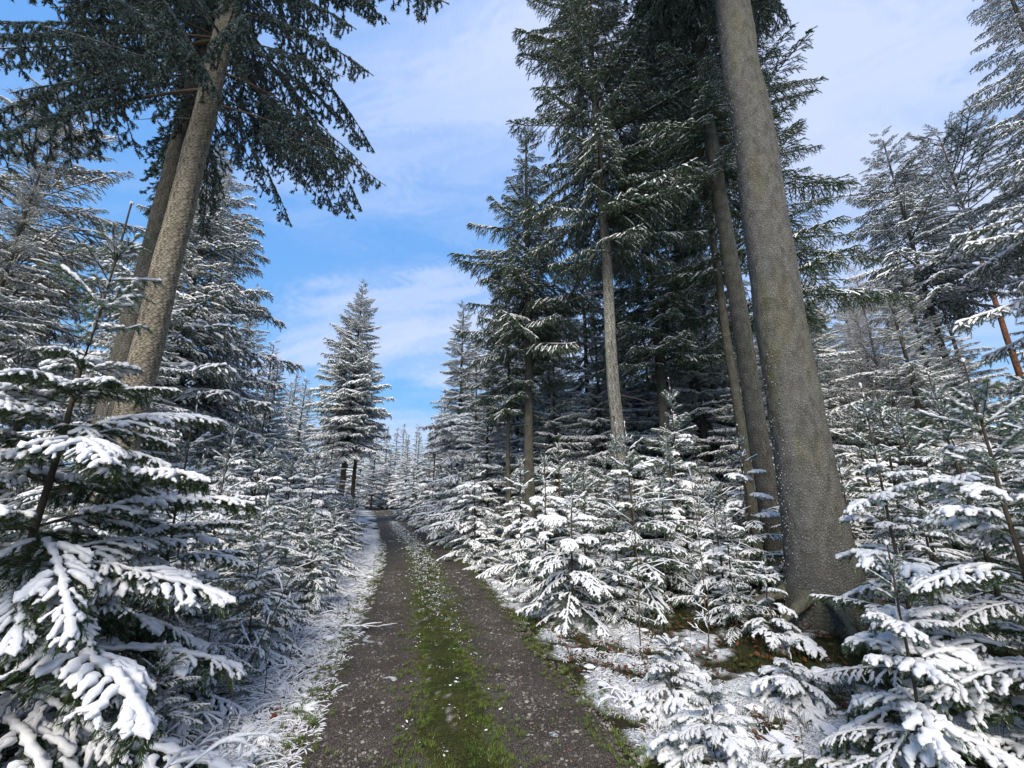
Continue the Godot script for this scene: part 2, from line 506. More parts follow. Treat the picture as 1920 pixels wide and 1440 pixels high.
# roots that spread from the butt, and frost crumbs caught on the weather side of the bark
func roots_and_crust(t: Node3D, r: float) -> void:
	rng.seed = 606
	for k in 7:
		var az := TAU * (k + rng.randf_range(-.3, .3)) / 7.0
		var d := Vector3(cos(az), -.32, sin(az))
		var pts := sway(Vector3(cos(az) * r * .95, .30, sin(az) * r * .95), d, rng.randf_range(.6, 1.0), 6, .02, .10)
		var rr := PackedFloat32Array()
		for j in 7: rr.append(lerpf(.15, .03, sqrt(j / 6.0)))
		var g := Geo.new()
		g.tube(pts, rr, 10, Color(1.0, 1.05, .8), .8, .15, rng.randf() * 5)
		part("root", g.mesh(M.spruce_bark), t)
	var at := []
	for k in 420:
		var y := 10.0 * pow(rng.randf(), 1.6)
		var az := PI + rng.randfn(0.0, .26)
		var q := r * (1.0 - .45 * y / 27.0) * (1.0 + .48 * exp(-y / (r * 1.9))) + .004
		var s := rng.randf_range(.4, 1.5)
		var b := Basis(Vector3.UP, -az) * Basis(Vector3(1, 0, 0), rng.randf() * 3.0)
		at.append(Transform3D(b.scaled_local(Vector3(s * .5, s, s)), Vector3(cos(az) * q + .028 * y / 27.0 * 27.0, y, sin(az) * q)))
	many("frost_crust", lump(.0065, 4.1).mesh(M.snow), at, t)

# a young tree close by: every branch a part, its snow a sub-part
func young_places(h: float, R: float, low: float, gap: float, per: int, up: float, down: float, form := .85, sparse_above := 2.0) -> Array:
	var out := []
	var y := low
	while y < h * 0.86:
		var u := y / h
		var reach := R * pow(1.0 - u, form)
		var off := rng.randf() * TAU
		for k in per:
			if rng.randf() < .12: continue
			var az := off + TAU * (k + rng.randf_range(-.3, .3)) / per
			if rng.randf() < (.1 if u < sparse_above else .42): continue
			var ln := maxf(.16, reach * rng.randf_range(0.55, 1.2) * (1.0 if u < sparse_above else .62))
			var pitch := deg_to_rad(lerpf(down, up, u * u) + rng.randf_range(-15, 12))
			out.append([Basis(Vector3.UP, az) * Basis(Vector3(0, 0, 1), pitch) * Basis(Vector3(1, 0, 0), rng.randf_range(-.3, .3)), y + rng.randf_range(-.3, .3) * gap, ln])
		y += gap * rng.randf_range(0.8, 1.2) * lerpf(1.0, 1.35, u)
	var top := h * 0.86
	for k in 5:
		out.append([Basis(Vector3.UP, TAU * (k + rng.randf_range(-.2, .2)) / 5.0) * Basis(Vector3(0, 0, 1), deg_to_rad(up + rng.randf_range(-6, 8))), top, maxf(.14, h * .075)])
	return out

func stem_mesh(h: float, r: float, lean: Vector2) -> ArrayMesh:
	var g := Geo.new()
	var p := PackedVector3Array()
	var rr := PackedFloat32Array()
	for j in 9:
		var t := j / 8.0
		p.append(Vector3(lean.x * h * t + rng.randf_range(-.008, .008), h * t - .06 * (1 - t), lean.y * h * t + rng.randf_range(-.008, .008)))
		rr.append(lerpf(r, maxf(.004, r * .18), t))
	g.tube(p, rr, 8, Color(.062, .05, .038))
	return g.mesh(M.twig)

func leader_snow(h: float, lean: Vector2, size: float) -> ArrayMesh:
	var s := Geo.new()
	var p := PackedVector3Array()
	var at := Vector3(lean.x * h, h, lean.y * h)
	for k in 4:
		p.append(at + Vector3(0, (k - 1.2) * size * .8, 0))
	s.tube(p, PackedFloat32Array([size * .3, size, size * .9, size * .1]), 7, Color(.86, .87, .89), 1.0, .1, rng.randf())
	for k in 7:
		var y := h * rng.randf_range(.62, .99)
		var q := Vector3(lean.x * y, y, lean.y * y) + Vector3(rng.randf_range(-.01, .01), 0, rng.randf_range(-.01, .01))
		s.tube(PackedVector3Array([q, q + Vector3(0, .02, 0), q + Vector3(0, .05, 0)]), PackedFloat32Array([.004, size * .55, .003]), 5, Color(.86, .87, .89))
	return s.mesh(M.snow)

func young(label: String, x: float, z: float, h: float, R: float, o: Dictionary) -> Node3D:
	rng.seed = int(absf(x) * 1777.0 + absf(z) * 331.0 + h * 17.0)
	var called: String = o.get("called", "young_spruce")
	var t := thing(called, label, o.get("category", "young tree"), spot(x, z), o.get("group", ""))
	var lean: Vector2 = o.get("lean", Vector2(rng.randf_range(-.03, .03), rng.randf_range(-.03, .03)))
	part("trunk", stem_mesh(h, o.get("r", h * .0105), lean), t)
	part("snow_cap", leader_snow(h, lean, o.get("cap", .014)), t)
	var places := young_places(h, R, o.get("low", .12), o.get("gap", .2), o.get("per", 6), o.get("up", 48.0), o.get("down", -8.0), o.get("form", .85), o.get("sparse_above", 2.0))
	var big: Array = kits[o.get("kit", "young")]
	var tips: Array = kits.tip
	var little: Array = kits.seedling
	var near: bool = o.get("near", false)
	var k0 := rng.randi() % big.size()
	var bins := {}
	for q in places:
		var use_small: bool = q[2] < o.get("small_under", .55)
		var small: Array = tips if q[1] > h * .68 else little
		var e: Dictionary = (small if use_small else big)[rng.randi() % (small if use_small else big).size()] if near else (small[k0 % small.size()] if use_small else big[(k0 + rng.randi() % 3) % big.size()])
		var sc: float = q[2] / e.L
		var tr := Transform3D((q[0] as Basis).scaled_local(Vector3(sc, sc, sc)), Vector3(lean.x * q[1], q[1], lean.y * q[1]))
		if near:
			var b := part("branch", e.needles, t)
			b.transform = tr
			part("snow", e.snow, b)
		else:
			if not bins.has(e): bins[e] = []
			bins[e].append(tr)
	for e in bins:
		many("crown", e.needles, bins[e], t)
		many("snow", e.snow, bins[e], t)
	return t

const MARKS := [["the pale-barked fir", -5.6, -6.0], ["the lone sunlit fir", -11.1, -28.0], ["the dark drooping spruce", 2.3, -9.0], ["the thick spruce trunk", 3.78, -5.55], ["the twin fir trunks", 4.7, -8.2], ["the reddish-trunked pine", 20.4, -16.0], ["the conical young fir on the verge", -1.0, -12.1], ["the tiered young spruce", -8.5, -14.0], ["the big laden spruce", -3.0, -2.75], ["the snow-mantled young fir", .82, -6.3], ["the frosted bare tree", 11.6, -12.6], ["the leaning forest-edge spruce", 15.4, -14.0], ["the dark-crowned spruce", .5, -12.0], ["the golden-lit fir", -17.6, -13.0], ["the broad snow-dusted spruce", -11.9, -14.0], ["the fallen branch", -2.35, -5.9], ["the end of the track", -20.2, -63.0], ["the tall conical fir at the bend", -4.55, -24.8], ["the slender snowy spruce", -16.3, -24.0], ["the tall blue-green spruce", 14.6, -9.2], ["the tallest spruce of the verge", 3.12, -2.75], ["the feathery edge spruce", -2.8, -22.0], ["the bend of the track", -7.2, -27.3], ["the far straight of the track", -13.5, -47.0]]
var said := {}

# a label that says beside what a tree stands
func beside(what: String, x: float, z: float) -> String:
	var near := MARKS.duplicate()
	near.sort_custom(func(a, b): return Vector2(a[1] - x, a[2] - z).length() < Vector2(b[1] - x, b[2] - z).length())
	for m in near:
		var dx: float = x - m[1]
		var dz: float = z - m[2]
		var far := Vector2(dx, dz).length()
		var how := ""
		if absf(dz) > absf(dx) * 1.2:
			how = "behind" if dz < 0 else "in front of"
		else:
			how = "left of" if dx < 0 else "right of"
		for step in (["close ", "a little way ", "well "] if far < 4.0 else ["a little way ", "well ", "far "]):
			var l: String = what + " " + step + how + " " + m[0]
			if not said.has(l):
				said[l] = true
				return l
			if far > 1.5: break
	return what

func again(src: Node3D, label: String, x: float, z: float, turn: float, scale: float, group := "") -> Node3D:
	var c: Node3D = src.duplicate()
	c.name = numbered(String(src.name).rstrip("0123456789").trim_suffix("_"))
	add_child(c)
	c.position = spot(x, z)
	c.rotation.y = turn
	c.scale = Vector3.ONE * scale
	c.set_meta("label", beside(label, x, z))
	if group: c.set_meta("group", group)
	return c


# ---------------------------------------------------------------- sky
func make_sky() -> PanoramaSkyMaterial:
	var w := 1536
	var h := 768
	var im := Image.create(w, h, false, Image.FORMAT_RGBF)
	var f := FastNoiseLite.new()
	f.seed = 41
	f.noise_type = FastNoiseLite.TYPE_SIMPLEX_SMOOTH
	f.frequency = 0.55
	f.fractal_octaves = 5
	f.domain_warp_enabled = true
	f.domain_warp_amplitude = 1.2
	f.domain_warp_frequency = 0.5
	var deep := Color(.115, .295, .655)
	var low := Color(.24, .52, .77)
	var cloud := Color(.49, .56, .755)
	im.fill(Color(.35, .38, .42))
	for j in h / 2 + 2:
		var el := PI * (0.5 - (j + 0.5) / h)
		var sy := sin(el)
		var cy := cos(el)
		for i in w:
			var az := TAU * (i + 0.5) / w
			var dx := sin(az) * cy
			var dz := -cos(az) * cy
			var k := 1.0 / (maxf(sy, 0.0) + 0.22)
			var px := dx * k
			var pz := dz * k
			var a := f.get_noise_2d(px * 0.8 + pz * 0.5, pz * 2.1 - px * 0.5)
			var cover := 0.39 + 0.95 * a + 0.30 * sin(az)
			cover = clampf(cover, 0.0, 1.0)
			cover = cover * cover * (3.0 - 2.0 * cover)
			var c := deep.lerp(low, pow(1.0 - clampf(sy, 0.0, 1.0), 3.2))
			c = c.lerp(cloud, cover * 0.92)
			im.set_pixel(i, j, c)
	var m := PanoramaSkyMaterial.new()
	m.panorama = ImageTexture.create_from_image(im)
	m.energy_multiplier = 1.0
	return m


# ---------------------------------------------------------------- ground
func spread_axis(lo: float, hi: float, fine_lo: float, fine_hi: float, step: float, grow: float) -> PackedFloat32Array:
	var out := PackedFloat32Array()
	var neg := []
	var x := fine_lo
	var s := step
	while x > lo:
		s *= grow
		x -= s
		neg.append(x)
	neg.reverse()
	for q in neg: out.append(q)
	x = fine_lo
	while x < fine_hi:
		out.append(x)
		x += step
	s = step
	while x < hi:
		out.append(x)
		s *= grow
		x += s
	out.append(hi)
	return out

func sheet(xs: PackedFloat32Array, zs: PackedFloat32Array, fn: Callable) -> Geo:
	var g := Geo.new()
	var w := xs.size()
	for j in zs.size():
		for i in w:
			var e: Array = fn.call(xs[i], zs[j])
			g.v.append(e[0])
			g.c.append(e[1])
	g.n.resize(g.v.size())
	for j in zs.size():
		for i in w:
			var a := g.v[j * w + maxi(i - 1, 0)]
			var b := g.v[j * w + mini(i + 1, w - 1)]
			var c := g.v[maxi(j - 1, 0) * w + i]
			var d := g.v[mini(j + 1, zs.size() - 1) * w + i]
			var nn := (d - c).cross(b - a).normalized()
			g.n[j * w + i] = nn if nn.y > 0 else -nn
	for j in zs.size() - 1:
		for i in w - 1:
			var a0 := j * w + i
			# rows run towards +z or -z; wind so that the top is the front
			if zs[1] > zs[0]:
				g.ix.append(a0); g.ix.append(a0 + 1); g.ix.append(a0 + w + 1)
				g.ix.append(a0); g.ix.append(a0 + w + 1); g.ix.append(a0 + w)
			else:
				g.ix.append(a0); g.ix.append(a0 + w + 1); g.ix.append(a0 + 1)
				g.ix.append(a0); g.ix.append(a0 + w); g.ix.append(a0 + w + 1)
	return g

func snow_cover(x: float, z: float) -> float:
	var u := (x - path_x(z)) * 0.965
	var m := 0.62 + noise_a.get_noise_2d(x * 9.0, z * 9.0) * 0.7 + noise_b.get_noise_2d(x * 2.0, z * 2.0) * 0.45 + noise_a.get_noise_2d(x * 40.0 + 70.0, z * 40.0) * 0.35
	if u > 0.0:
		m -= 0.36 * smoothstep(1.9, 2.5, u) * smoothstep(6.5, 5.0, u) * smoothstep(-3.8, -4.6, z) * smoothstep(-11.0, -8.0, z)
	m -= 0.6 * smoothstep(1.3, .95, absf(u))
	return smoothstep(0.38, 0.62, m)

func ground_point(x: float, z: float) -> Array:
	var s := snow_cover(x, z)
	var h := land(x, z) + s * 0.025 + noise_a.get_noise_2d(x * 30.0, z * 30.0) * 0.012
	var litter := Color(.055, .042, .024).lerp(Color(.045, .062, .018), clampf(noise_b.get_noise_2d(x * 4.0 + 90.0, z * 4.0) + .5, 0, 1))
	return [Vector3(x, h - 0.02, z), litter.lerp(Color(.84, .86, .89), s)]

func make_ground() -> void:
	var xs := spread_axis(-420, 420, -4.6, 4.6, .055, 1.045)
	var zs := spread_axis(-420, 30, -9.5, -1.2, .06, 1.04)
	var g := sheet(xs, zs, ground_point)
	var o := part("ground", g.mesh(M.soil), self)
	tag(o, "snowy forest floor with patches of litter", "", "", "structure")

func make_path() -> void:
	# across from -1.45 to 1.45; rows down the track
	var us := PackedFloat32Array()
	var k := -1.5
	while k <= 1.501:
		us.append(k)
		k += .03
	var zs := PackedFloat32Array()
	var z := 1.0
	var st := .04
	while z > -95.0:
		zs.append(z)
		if z < -5.0: st *= 1.03
		z -= st
	var fn := func(u: float, zz: float) -> Array:
		var wob := noise_a.get_noise_2d(zz * 6.0, signf(u) * 40.0) * .16 + noise_a.get_noise_2d(zz * 26.0, signf(u) * 90.0) * .07 - 0.06
		var edge := absf(u) + wob
		var x := path_x(zz) + u / .965
		var rut := exp(-pow((absf(u) - .66) / .30, 2.0))
		var mid := exp(-pow(u / .27, 2.0))
		var fine := noise_a.get_noise_2d(x * 60.0, zz * 60.0)
		var h := .018 - .028 * rut + .022 * mid + fine * .006 + noise_a.get_noise_2d(x * 14.0, zz * 14.0) * .008
		h -= .16 * smoothstep(.90, 1.22, edge)
		var stone := Color(.172, .155, .138).lerp(Color(.25, .23, .207), clampf(noise_b.get_noise_2d(x * 7.0, zz * 7.0) + .5, 0, 1))
		var moss := Color(.068, .10, .016).lerp(Color(.15, .15, .045), clampf(noise_b.get_noise_2d(x * 9.0 + 40.0, zz * 9.0) + .5, 0, 1))
		var mm := clampf(mid * 1.5 + noise_a.get_noise_2d(x * 16.0 + 20.0, zz * 16.0) * .55 + .9 * smoothstep(.84, 1.04, edge) - .28, 0, 1)
		var col := stone.lerp(moss, smoothstep(.25, .7, mm))
		var dust := noise_a.get_noise_2d(x * 34.0 + 300.0, zz * 26.0) + .4 * smoothstep(-4.0, -9.0, zz) - .5 + .25 * noise_b.get_noise_2d(x * 3.0, zz * 3.0)
		col = col.lerp(Color(.8, .82, .84), smoothstep(.0, .25, dust * mid + mid * .08 - .08))
		return [Vector3(x, h, zz), col]
	var g := sheet(us, zs, fn)
	var o := part("path", g.mesh(M.gravel), self)
	tag(o, "two gravel wheel tracks with a mossy strip between", "", "", "structure")


# ---------------------------------------------------------------- small growth
func blade_tuft(count: int, height: float, width: float, cols: Array, spread: float, bend: float) -> Geo:
	var g := Geo.new()
	for k in count:
		var az := rng.randf() * TAU
		var out := Vector3(cos(az), 0, sin(az))
		var side := Vector3(-sin(az), 0, cos(az)) * width * .5
		var p := out * rng.randf() * spread
		var d := (Vector3.UP + out * rng.randf_range(.1, .7)).normalized()
		var hh := height * rng.randf_range(.5, 1.1)
		var col: Color = cols[rng.randi() % cols.size()]
		var w := 1.0
		for j in 3:
			var q := p + d * hh / 3.0
			var w2 := w - .33
			if j < 2:
				g.tri(p - side * w, p + side * w, q + side * w2, col)
				g.tri(p - side * w, q + side * w2, q - side * w2, col)
			else:
				g.tri(p - side * w, p + side * w, q, col)
			p = q
			w = w2
			d = (d + out * bend * rng.randf_range(.5, 1.3) + Vector3(0, -bend * .8, 0)).normalized()
	return g

# arching stems with a sleeve of snow
func snow_arcs(count: int, length: float, r: float, spread: float, up: float, sag: float, sides: int) -> ArrayMesh:
	var g := Geo.new()
	var s := Geo.new()
	for k in count:
		var az := rng.randf() * TAU
		var out := Vector3(cos(az), 0, sin(az))
		var d := (Vector3(0, up * rng.randf_range(.5, 1.3), 0) + out).normalized()
		var ln := length * rng.randf_range(.45, 1.15)
		var pts := sway(out * rng.randf() * spread, d, ln, 6, sag * rng.randf_range(.7, 1.3), .12)
		var wr := PackedFloat32Array()
		for j in 7: wr.append(lerpf(.004, .0015, j / 6.0))
		g.tube(pts, wr, 3, Color(.10, .068, .035) if rng.randf() < .6 else Color(.05, .06, .025))
		var sp := PackedVector3Array()
		var sr := PackedFloat32Array()
		var a0 := rng.randi_range(0, 2)
		for j in range(a0, 7):
			var rr := r * rng.randf_range(.55, 1.3) * (.25 if j == a0 or j == 6 else 1.0)
			sr.append(rr)
			sp.append(pts[j] + Vector3(0, rr * .5, 0))
		s.tube(sp, sr, sides, Color(.86, .87, .89), .85, .15, rng.randf() * 5)
	var m := ArrayMesh.new()
	g.surface(m, M.twig)
	s.surface(m, M.snow)
	return m

func lump(r: float, seed_: float) -> Geo:
	var s := Geo.new()
	var p := PackedVector3Array()
	var rr := PackedFloat32Array()
	for j in 6:
		var t := j / 5.0
		p.append(Vector3((t - .5) * 2.2 * r, 0, 0))
		rr.append(r * maxf(.08, sin(PI * t)))
	s.tube(p, rr, 7, Color(.86, .87, .89), .62, .25, seed_)
	return s

func stone_mesh(seed_: int) -> Geo:
	rng.seed = seed_
	var g := Geo.new()
	var ico := [Vector3(0, 1, 0)]
	for j in [0.45, -0.45]:
		for k in 5:
			var a := TAU * (k + (0.0 if j > 0 else 0.5)) / 5.0
			ico.append(Vector3(cos(a) * .9, j, sin(a) * .9))
	ico.append(Vector3(0, -1, 0))
	for q in ico.size():
		ico[q] = ico[q] * Vector3(rng.randf_range(.8, 1.3), rng.randf_range(.5, .75), rng.randf_range(.7, 1.0))
	var col := Color.from_hsv(.08, rng.randf_range(.08, .25), 1.0)
	var tone := [0.10, 0.17, 0.27, 0.14][seed_ % 4] as float
	col = Color(col.r * tone, col.g * tone, col.b * tone)
	for k in 5:
		var k2 := (k + 1) % 5
		g.tri(ico[0], ico[1 + k], ico[1 + k2], col)
		g.tri(ico[1 + k], ico[6 + k], ico[1 + k2], col)
		g.tri(ico[1 + k2], ico[6 + k], ico[6 + k2], col)
		g.tri(ico[11], ico[6 + k2], ico[6 + k], col)
	return g

func flat_at(x: float, z: float, y_off: float, sc: Vector3, tilt := .15) -> Transform3D:
	var b := Basis(Vector3.UP, rng.randf() * TAU) * Basis(Vector3(1, 0, 0), rng.randf_range(-tilt, tilt)) * Basis(Vector3(0, 0, 1), rng.randf_range(-tilt, tilt))
	return Transform3D(b.scaled_local(sc), Vector3(x, y_off, z))

func stuff(called: String, mesh: Mesh, where: Array, label: String) -> void:
	var o := many(numbered(called), mesh, where, self)
	tag(o, label, "", "", "stuff")

func make_small() -> void:
	# gravel on the wheel tracks
	rng.seed = 900
	var bins := [[], [], [], []]
	for k in 26000:
		var z := -1.6 - 9.0 * pow(rng.randf(), 1.7)
		var u := rng.randf_range(-1.15, 1.15)
		if exp(-pow(u / .3, 2.0)) > rng.randf() * 1.1:
			continue
		var s := .0055 + .012 * pow(rng.randf(), 3.0)
		bins[rng.randi() % 4].append(flat_at(path_x(z) + u / .965, z, .005 - .018 * exp(-pow((absf(u) - .66) / .3, 2.0)), Vector3(s, s, s) * (1.5 if rng.randf() < .06 else 1.0), .5))
	for k in 4:
		var at: Array = bins[k]
		stuff("gravel", stone_mesh(300 + k).mesh(M.twig), at, ["dark", "brown", "pale", "grey"][k] + " gravel stones strewn over the wheel tracks")
	# moss and short grass between the wheels and along the edges
	rng.seed = 910
	var green := [Color(.085, .125, .018), Color(.12, .155, .032), Color(.17, .165, .06), Color(.065, .10, .018)]
	var tuft := blade_tuft(18, .05, .0045, green, .035, .3).mesh(M.grass)
	var tufts := []
	for k in 13000:
		var z := -1.6 - 17.0 * pow(rng.randf(), 1.5)
		var u := rng.randfn(0.02, .21) if rng.randf() < .75 else (1.0 + rng.randfn(.06, .10)) * (1.0 if rng.randf() < .5 else -1.0)
		if noise_a.get_noise_2d((path_x(z) + u) * 14.0, z * 14.0) < -.22: continue
		var s := rng.randf_range(.5, 1.15)
		tufts.append(flat_at(path_x(z) + u / .965, z, .022, Vector3(s, s * rng.randf_range(.5, 1.0), s)))
	stuff("short_grass", tuft, tufts, "mossy green grass growing down the middle of the track")
	# crumbs of snow on the middle strip
	rng.seed = 920
	var flecks := []
	for k in 14000:
		var z := -1.8 - 30.0 * pow(rng.randf(), 1.5)
		var u := rng.randfn(0.04, .2)
		var want := noise_a.get_noise_2d(u * 24.0 + 300.0, z * 18.0) + .42 * smoothstep(-3.5, -9.0, z) - .10
		if want < rng.randf_range(0, .5): continue
		var s := (.35 + 1.1 * pow(rng.randf(), 4.0)) * lerpf(1.0, 2.2, smoothstep(-5.0, -16.0, z))
		flecks.append(flat_at(path_x(z) + u / .965, z, rng.randf_range(.025, .05), Vector3(s * rng.randf_range(.6, 2.0), s * .7, s), .5))
	stuff("snow_crumbs", lump(.007, 1.3).mesh(M.snow), flecks, "crumbs of snow lying on the mossy strip")
	# snow-laden grass of the verges
	rng.seed = 930
	for v in 3:
		var low := snow_arcs(18, .11, .0052, .06, .9, .26, 5)
		var high := snow_arcs(17, .38, .0085, .14, .9, .34, 5)
		var lo := []
		var hi := []
		for k in 2600:
			var z := -1.5 - 20.0 * pow(rng.randf(), 1.7)
			var u := rng.randf_range(1.02, 2.6)
			if snow_cover(path_x(z) + u, z) < .35: continue
			var x := path_x(z) + u / .965
			var s := rng.randf_range(.6, 1.15) * lerpf(.55, 1.0, smoothstep(1.0, 1.5, u))
			lo.append(flat_at(x, z, land(x, z) - .02, Vector3(s, s * rng.randf_range(.5, .9), s)))
		for k in 1000:
			var z := -1.4 - 22.0 * pow(rng.randf(), 1.5)
			var u := -rng.randf_range(1.08, 3.3)
			var x := path_x(z) + u / .965
			var s := rng.randf_range(.55, 1.1) * lerpf(.45, 1.0, smoothstep(1.05, 1.6, -u))
			hi.append(flat_at(x, z, land(x, z) - .03, Vector3(s, s * rng.randf_range(.55, .95), s), .3))
		for k in 1800:
			var z := -1.4 - 16.0 * pow(rng.randf(), 1.7)
			var u := -rng.randf_range(.98, 1.9)
			var x := path_x(z) + u / .965
			var s := rng.randf_range(.5, 1.1)
			lo.append(flat_at(x, z, land(x, z) - .02, Vector3(s, s * .7, s), .3))
		stuff("snowy_verge_grass", low, lo, "short grass under snow along the edges of the track")
		stuff("snow_laden_grass", high, hi, "long bent grass sleeved in snow on the bank beside the track")
	# pads of snow among the litter
	rng.seed = 940
	var pads := []
	for k in 9000:
		var z := -1.4 - 16.0 * pow(rng.randf(), 1.5)
		var u := rng.randf_range(1.1, 6.0) * (1.0 if rng.randf() < .6 else -.45)
		if absf(u) < 1.05: continue
		var x := path_x(z) + u / .965
		if snow_cover(x, z) < rng.randf_range(.2, 1.0): continue
		var s := .5 + 3.2 * pow(rng.randf(), 3.0)
		pads.append(flat_at(x, z, land(x, z) + .01, Vector3(s, s * rng.randf_range(.4, .8), s)))
	stuff("snow_pads", lump(.022, 2.7).mesh(M.snow), pads, "small pads of snow lying on the verge and forest floor")
	# brown grass and litter under the trees
	rng.seed = 950
	var brown := [Color(.06, .038, .016), Color(.04, .035, .015), Color(.025, .04, .014), Color(.02, .036, .012), Color(.09, .06, .03)]
	var dry := blade_tuft(16, .22, .006, brown, .06, .35).mesh(M.grass)
	var dries := []
	for k in 1800:
		var z := -2.5 - 10.0 * pow(rng.randf(), 1.3)
		var u := rng.randf_range(1.3, 5.5)
		var x := path_x(z) + u / .965
		if snow_cover(x, z) > .75: continue
		dries.append(flat_at(x, z, land(x, z) - .02, Vector3.ONE * rng.randf_range(.4, 1.1), .4))
	var kinds := [["brown", Color(.10, .052, .022)], ["rust", Color(.15, .05, .02)], ["olive", Color(.05, .055, .018)]]
	for q in kinds:
		var at := []
		for k in 2600:
			var z := -2.0 - 9.0 * pow(rng.randf(), 1.3)
			var u := rng.randf_range(1.3, 5.6) if rng.randf() < .85 else -rng.randf_range(1.2, 2.4)
			var x := path_x(z) + u / .965
			if snow_cover(x, z) > .6: continue
			if k < 60:
				x = path_x(z) + rng.randf_range(-1.1, 1.1)
				at.append(flat_at(x, z, .03, Vector3.ONE * rng.randf_range(.4, .9), .4))
				continue
			at.append(flat_at(x, z, land(x, z) + rng.randf_range(-.005, .04), Vector3.ONE * rng.randf_range(.6, 1.5), .7))
		stuff("leaf_litter", leaf_mesh(q[1]), at, q[0] + " fallen leaves and litter under the young trees")
	stuff("dry_grass", dry, dries, "brown dry grass showing through under the young trees")


func leaf_mesh(col: Color) -> ArrayMesh:
	var g := Geo.new()
	var p := [Vector3(-.022, 0, 0), Vector3(-.008, .004, .013), Vector3(.012, .008, .011), Vector3(.026, .002, 0), Vector3(.012, .009, -.011), Vector3(-.008, .005, -.013)]
	var mid := Vector3(0, -.001, 0)
	for k in 6:
		g.tri(mid, p[k], p[(k + 1) % 6], col)
	return g.mesh(M.grass)

# ---------------------------------------------------------------- single small things
func bare_sapling(label: String, x: float, z: float, h: float, lean: Vector2, forks: int, seed_: int, col := Color(.10, .075, .05)) -> void:
	rng.seed = seed_
	var t := thing("bare_sapling", label, "sapling", spot(x, z))
	var stem := sway(Vector3(0, -.05, 0), Vector3(lean.x, 1, lean.y), h, 8, -.01, .06)
	var g := Geo.new()
	var rr := PackedFloat32Array()
	for j in 9: rr.append(lerpf(.010, .0025, j / 8.0))
	g.tube(stem, rr, 6, col)
	part("stem", g.mesh(M.twig), t)
	for k in forks:
		var at := along(stem, lerpf(.25, .95, (k + rng.randf()) / forks))
		var az := rng.randf() * TAU
		var d := Vector3(cos(az), rng.randf_range(.25, .9), sin(az))
		var ln := h * rng.randf_range(.15, .34)
		var tw := Geo.new()
		var sn := Geo.new()
		var main := sway(at[0], d, ln, 5, .06, .1)
		var todo := [main]
		for q in 3:
			var g2 := along(main, rng.randf_range(.3, .9))
			todo.append(sway(g2[0], g2[1] + Vector3(rng.randf_range(-.8, .8), rng.randf_range(-.2, .6), rng.randf_range(-.8, .8)), ln * rng.randf_range(.25, .5), 3, .04, .1))
		for pts in todo:
			var wr := PackedFloat32Array()
			var sp := PackedVector3Array()
			var sr := PackedFloat32Array()
			var m: int = pts.size()
			for j in m:
				wr.append(lerpf(.0045, .0015, j / (m - 1.0)))
				var r := .0062 * rng.randf_range(.6, 1.35) * (.4 if j == 0 or j == m - 1 else 1.0)
				sr.append(r)
				sp.append(pts[j] + Vector3(0, r * .7, 0))
			tw.tube(pts, wr, 4, col)
			sn.tube(sp, sr, 5, Color(.86, .87, .89), .85, .15, rng.randf() * 4)
		var b := part("branch", tw.mesh(M.twig), t)
		part("snow", sn.mesh(M.snow), b)

func stalk(label: String, x: float, z: float, h: float, lean: Vector2, seed_: int) -> void:
	rng.seed = seed_
	var t := thing("dry_stalk", label, "plant stalk", spot(x, z), "dry stalks in the snowy grass")
	var g := Geo.new()
	var p := sway(Vector3(0, -.03, 0), Vector3(lean.x, 1, lean.y), h, 6, .01, .06)
	var rr := PackedFloat32Array()
	for j in 7: rr.append(lerpf(.0045, .0012, j / 6.0))
	g.tube(p, rr, 4, Color(.085, .055, .04))
	part("stem", g.mesh(M.twig), t)
	var s := Geo.new()
	for k in 4:
		var at: Vector3 = along(p, rng.randf_range(.3, 1.0))[0]
		s.tube(PackedVector3Array([at, at + Vector3(0, .008, 0), at + Vector3(0, .02, 0)]), PackedFloat32Array([.002, .007, .002]), 5, Color(.86, .87, .89))
	part("snow", s.mesh(M.snow), t)

func bramble(label: String, x: float, z: float, count: int, length: float, r: float, seed_: int) -> void:
	rng.seed = seed_
	var t := thing("bramble", label, "bramble", spot(x, z))
	for k in count:
		var g := Geo.new()
		var s := Geo.new()
		var az := rng.randf() * TAU
		var d := Vector3(cos(az) * .8, rng.randf_range(.7, 1.4), sin(az) * .8)
		var pts := sway(Vector3(rng.randf_range(-.15, .15), -.03, rng.randf_range(-.15, .15)), d, length * rng.randf_range(.6, 1.1), 9, .2, .1)
		var todo := [pts]
		for q in 3:
			var g2 := along(pts, rng.randf_range(.3, .85))
			todo.append(sway(g2[0], g2[1] + Vector3(rng.randf_range(-.9, .9), -.1, rng.randf_range(-.9, .9)), length * rng.randf_range(.15, .3), 5, .15, .1))
		for q in todo:
			var wr := PackedFloat32Array()
			var sp := PackedVector3Array()
			var sr := PackedFloat32Array()
			var m: int = q.size()
			for j in m:
				wr.append(lerpf(.005, .002, j / (m - 1.0)))
				var rr := r * rng.randf_range(.55, 1.35) * (.3 if j == 0 or j == m - 1 else 1.0)
				sr.append(rr)
				sp.append(q[j] + Vector3(0, rr * .55, 0))
			g.tube(q, wr, 4, Color(.075, .05, .035))
			s.tube(sp, sr, 6, Color(.86, .87, .89), .85, .2, rng.randf() * 4)
		var c := part("cane", g.mesh(M.twig), t)
		part("snow", s.mesh(M.snow), c)

